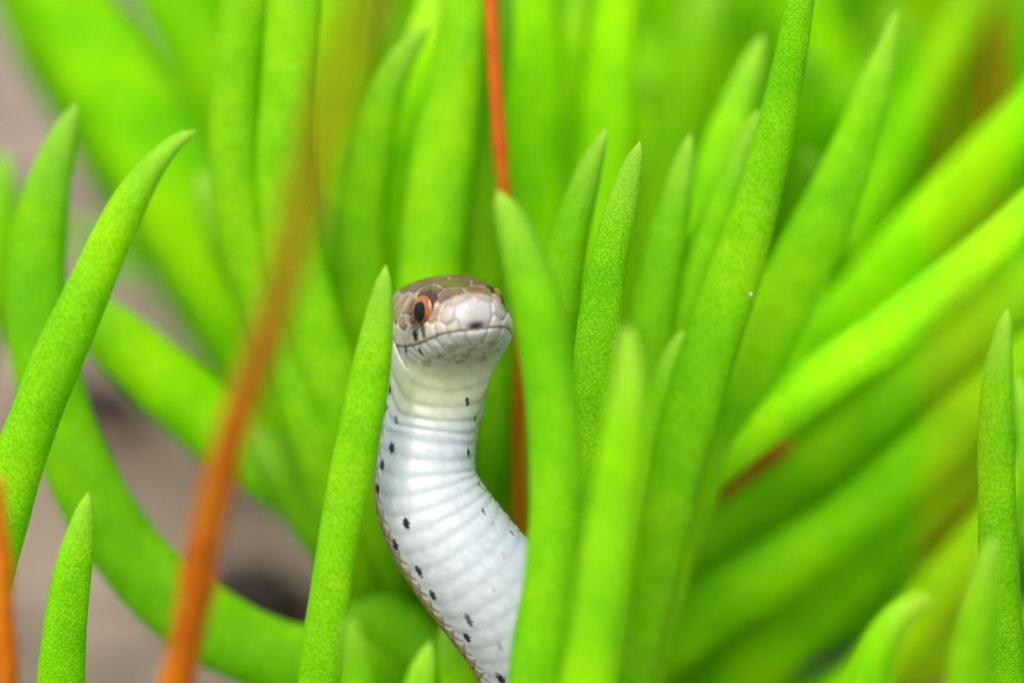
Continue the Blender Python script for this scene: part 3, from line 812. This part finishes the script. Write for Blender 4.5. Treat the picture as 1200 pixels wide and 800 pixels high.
    color_attr(me, 'skin', cflat)
    bo = link('body', me, root, M_SNAKE)
    bo['label'] = 'white banded belly with black flecks under a brown plated head'
    # ---- eyes
    for sgn in (-1, 1):
        c = tip + back * EYE[1] + hlat * (sgn * EYE[0]) + hup * EYE[2]
        axis = norm(hlat * sgn * 0.90 + nose * 0.40 + hup * 0.20)
        t1 = norm(hup - axis * (hup @ axis)); t2 = np.cross(axis, t1)
        nu, nv = 28, 40
        th = np.linspace(0, math.pi, nu)[:, None]; fi = np.linspace(0, 2 * math.pi, nv, endpoint=False)[None, :]
        x_, y_, z_ = np.sin(th) * np.cos(fi), np.sin(th) * np.sin(fi), np.cos(th) + 0 * fi
        k = ER + 0 * z_
        W = (axis * (z_ * k * 0.24)[..., None] + t1 * (x_ * k)[..., None] + t2 * (y_ * k)[..., None])
        em = grid_mesh('eye', W.reshape(-1, 3), nu, nv)
        eo = link('eye', em, root, M_EYE)
        eo.location = c - rl_
        # pupil: a round cap lying on the eyeball, set a little low and forward
        pa = axis
        t1 = norm(hup - pa * (hup @ pa)); t2 = np.cross(pa, t1)
        ths = np.linspace(0.001, R(38), 10)[:, None]
        x_, y_, z_ = np.sin(ths) * np.cos(fi) * 1.08, np.sin(ths) * np.sin(fi) * .92, np.cos(ths) + 0 * fi
        low = -t1 * .010 + t2 * 0.0
        dome = (pa * z_[..., None] * .24 + t1 * x_[..., None] + t2 * y_[..., None]) * ER + low
        W = np.concatenate((dome + pa * 0.005, (dome - pa * 0.012)[::-1]), 0)
        pm = grid_mesh('pupil', W.reshape(-1, 3), 20, nv)
        link('pupil', pm, eo, M_PUPIL)
build_snake()

# ------------------------------------------------------------------ a grain of sand stuck to the long speckled leaf
def sand_grain(px, py, d, r, label):
    g = np.random.default_rng(int(px))
    nu, nv = 7, 10
    th = np.linspace(0.05, math.pi - 0.05, nu)[:, None]; fi = np.linspace(0, 2 * math.pi, nv, endpoint=False)[None, :]
    W = np.stack((np.sin(th) * np.cos(fi), np.sin(th) * np.sin(fi) * .8, (np.cos(th) + 0 * fi) * 1.2), -1) * r
    W = W * (1 + 0.25 * g.standard_normal((nu, nv, 1)) * .5)
    o = link('sand_grain', grid_mesh('sand_grain', W.reshape(-1, 3), nu, nv), None, M_GRAIN)
    o.location = P(px, py, d)
    tag(o, label, 'sand grain')
M_GRAIN, _nt, _b = new_mat('pale_grain')
_n = N(_nt, 'ShaderNodeTexNoise'); _n.inputs['Scale'].default_value = 40
_nt.links.new(ramp(_nt, _n.outputs[0], [(0.3, (0.42, 0.36, 0.28)), (0.7, (0.70, 0.66, 0.58))]), _b.inputs['Base Color'])
sand_grain(880, 345, 0.85, 0.014, 'tiny pale grain of sand stuck on the long speckled leaf')

# ------------------------------------------------------------------ dark lumps added in place of shade on the bare ground at left
def shade_patch(px, py, d, r, label):
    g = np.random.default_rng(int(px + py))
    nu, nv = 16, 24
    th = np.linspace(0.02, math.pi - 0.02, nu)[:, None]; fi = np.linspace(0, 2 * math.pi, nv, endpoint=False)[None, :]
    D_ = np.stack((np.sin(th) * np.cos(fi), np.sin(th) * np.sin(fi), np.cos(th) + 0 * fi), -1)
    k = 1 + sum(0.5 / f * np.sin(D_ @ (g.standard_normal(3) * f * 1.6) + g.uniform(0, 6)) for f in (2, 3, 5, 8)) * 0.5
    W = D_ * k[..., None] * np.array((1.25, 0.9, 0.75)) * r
    o = link('shade_lump', grid_mesh('shade_lump', W.reshape(-1, 3), nu, nv), None, M_SHADE)
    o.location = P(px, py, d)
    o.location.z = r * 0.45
    tag(o, label, 'shade_patch', 'dark lumps standing in for shade on the bare ground')
M_SHADE, _nt, _b = new_mat('dark_shade')
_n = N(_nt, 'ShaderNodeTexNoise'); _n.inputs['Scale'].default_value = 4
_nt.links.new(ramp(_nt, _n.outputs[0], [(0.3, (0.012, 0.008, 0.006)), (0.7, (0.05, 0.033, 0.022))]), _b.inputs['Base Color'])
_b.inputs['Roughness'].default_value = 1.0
shade_patch(292, 700, 10.6, 0.62, 'dark blurred lump standing in for shade right of the long orange stem')
shade_patch(112, 462, 16.0, 0.55, 'small dark blurred lump standing in for shade beside the hooked leaf at left')
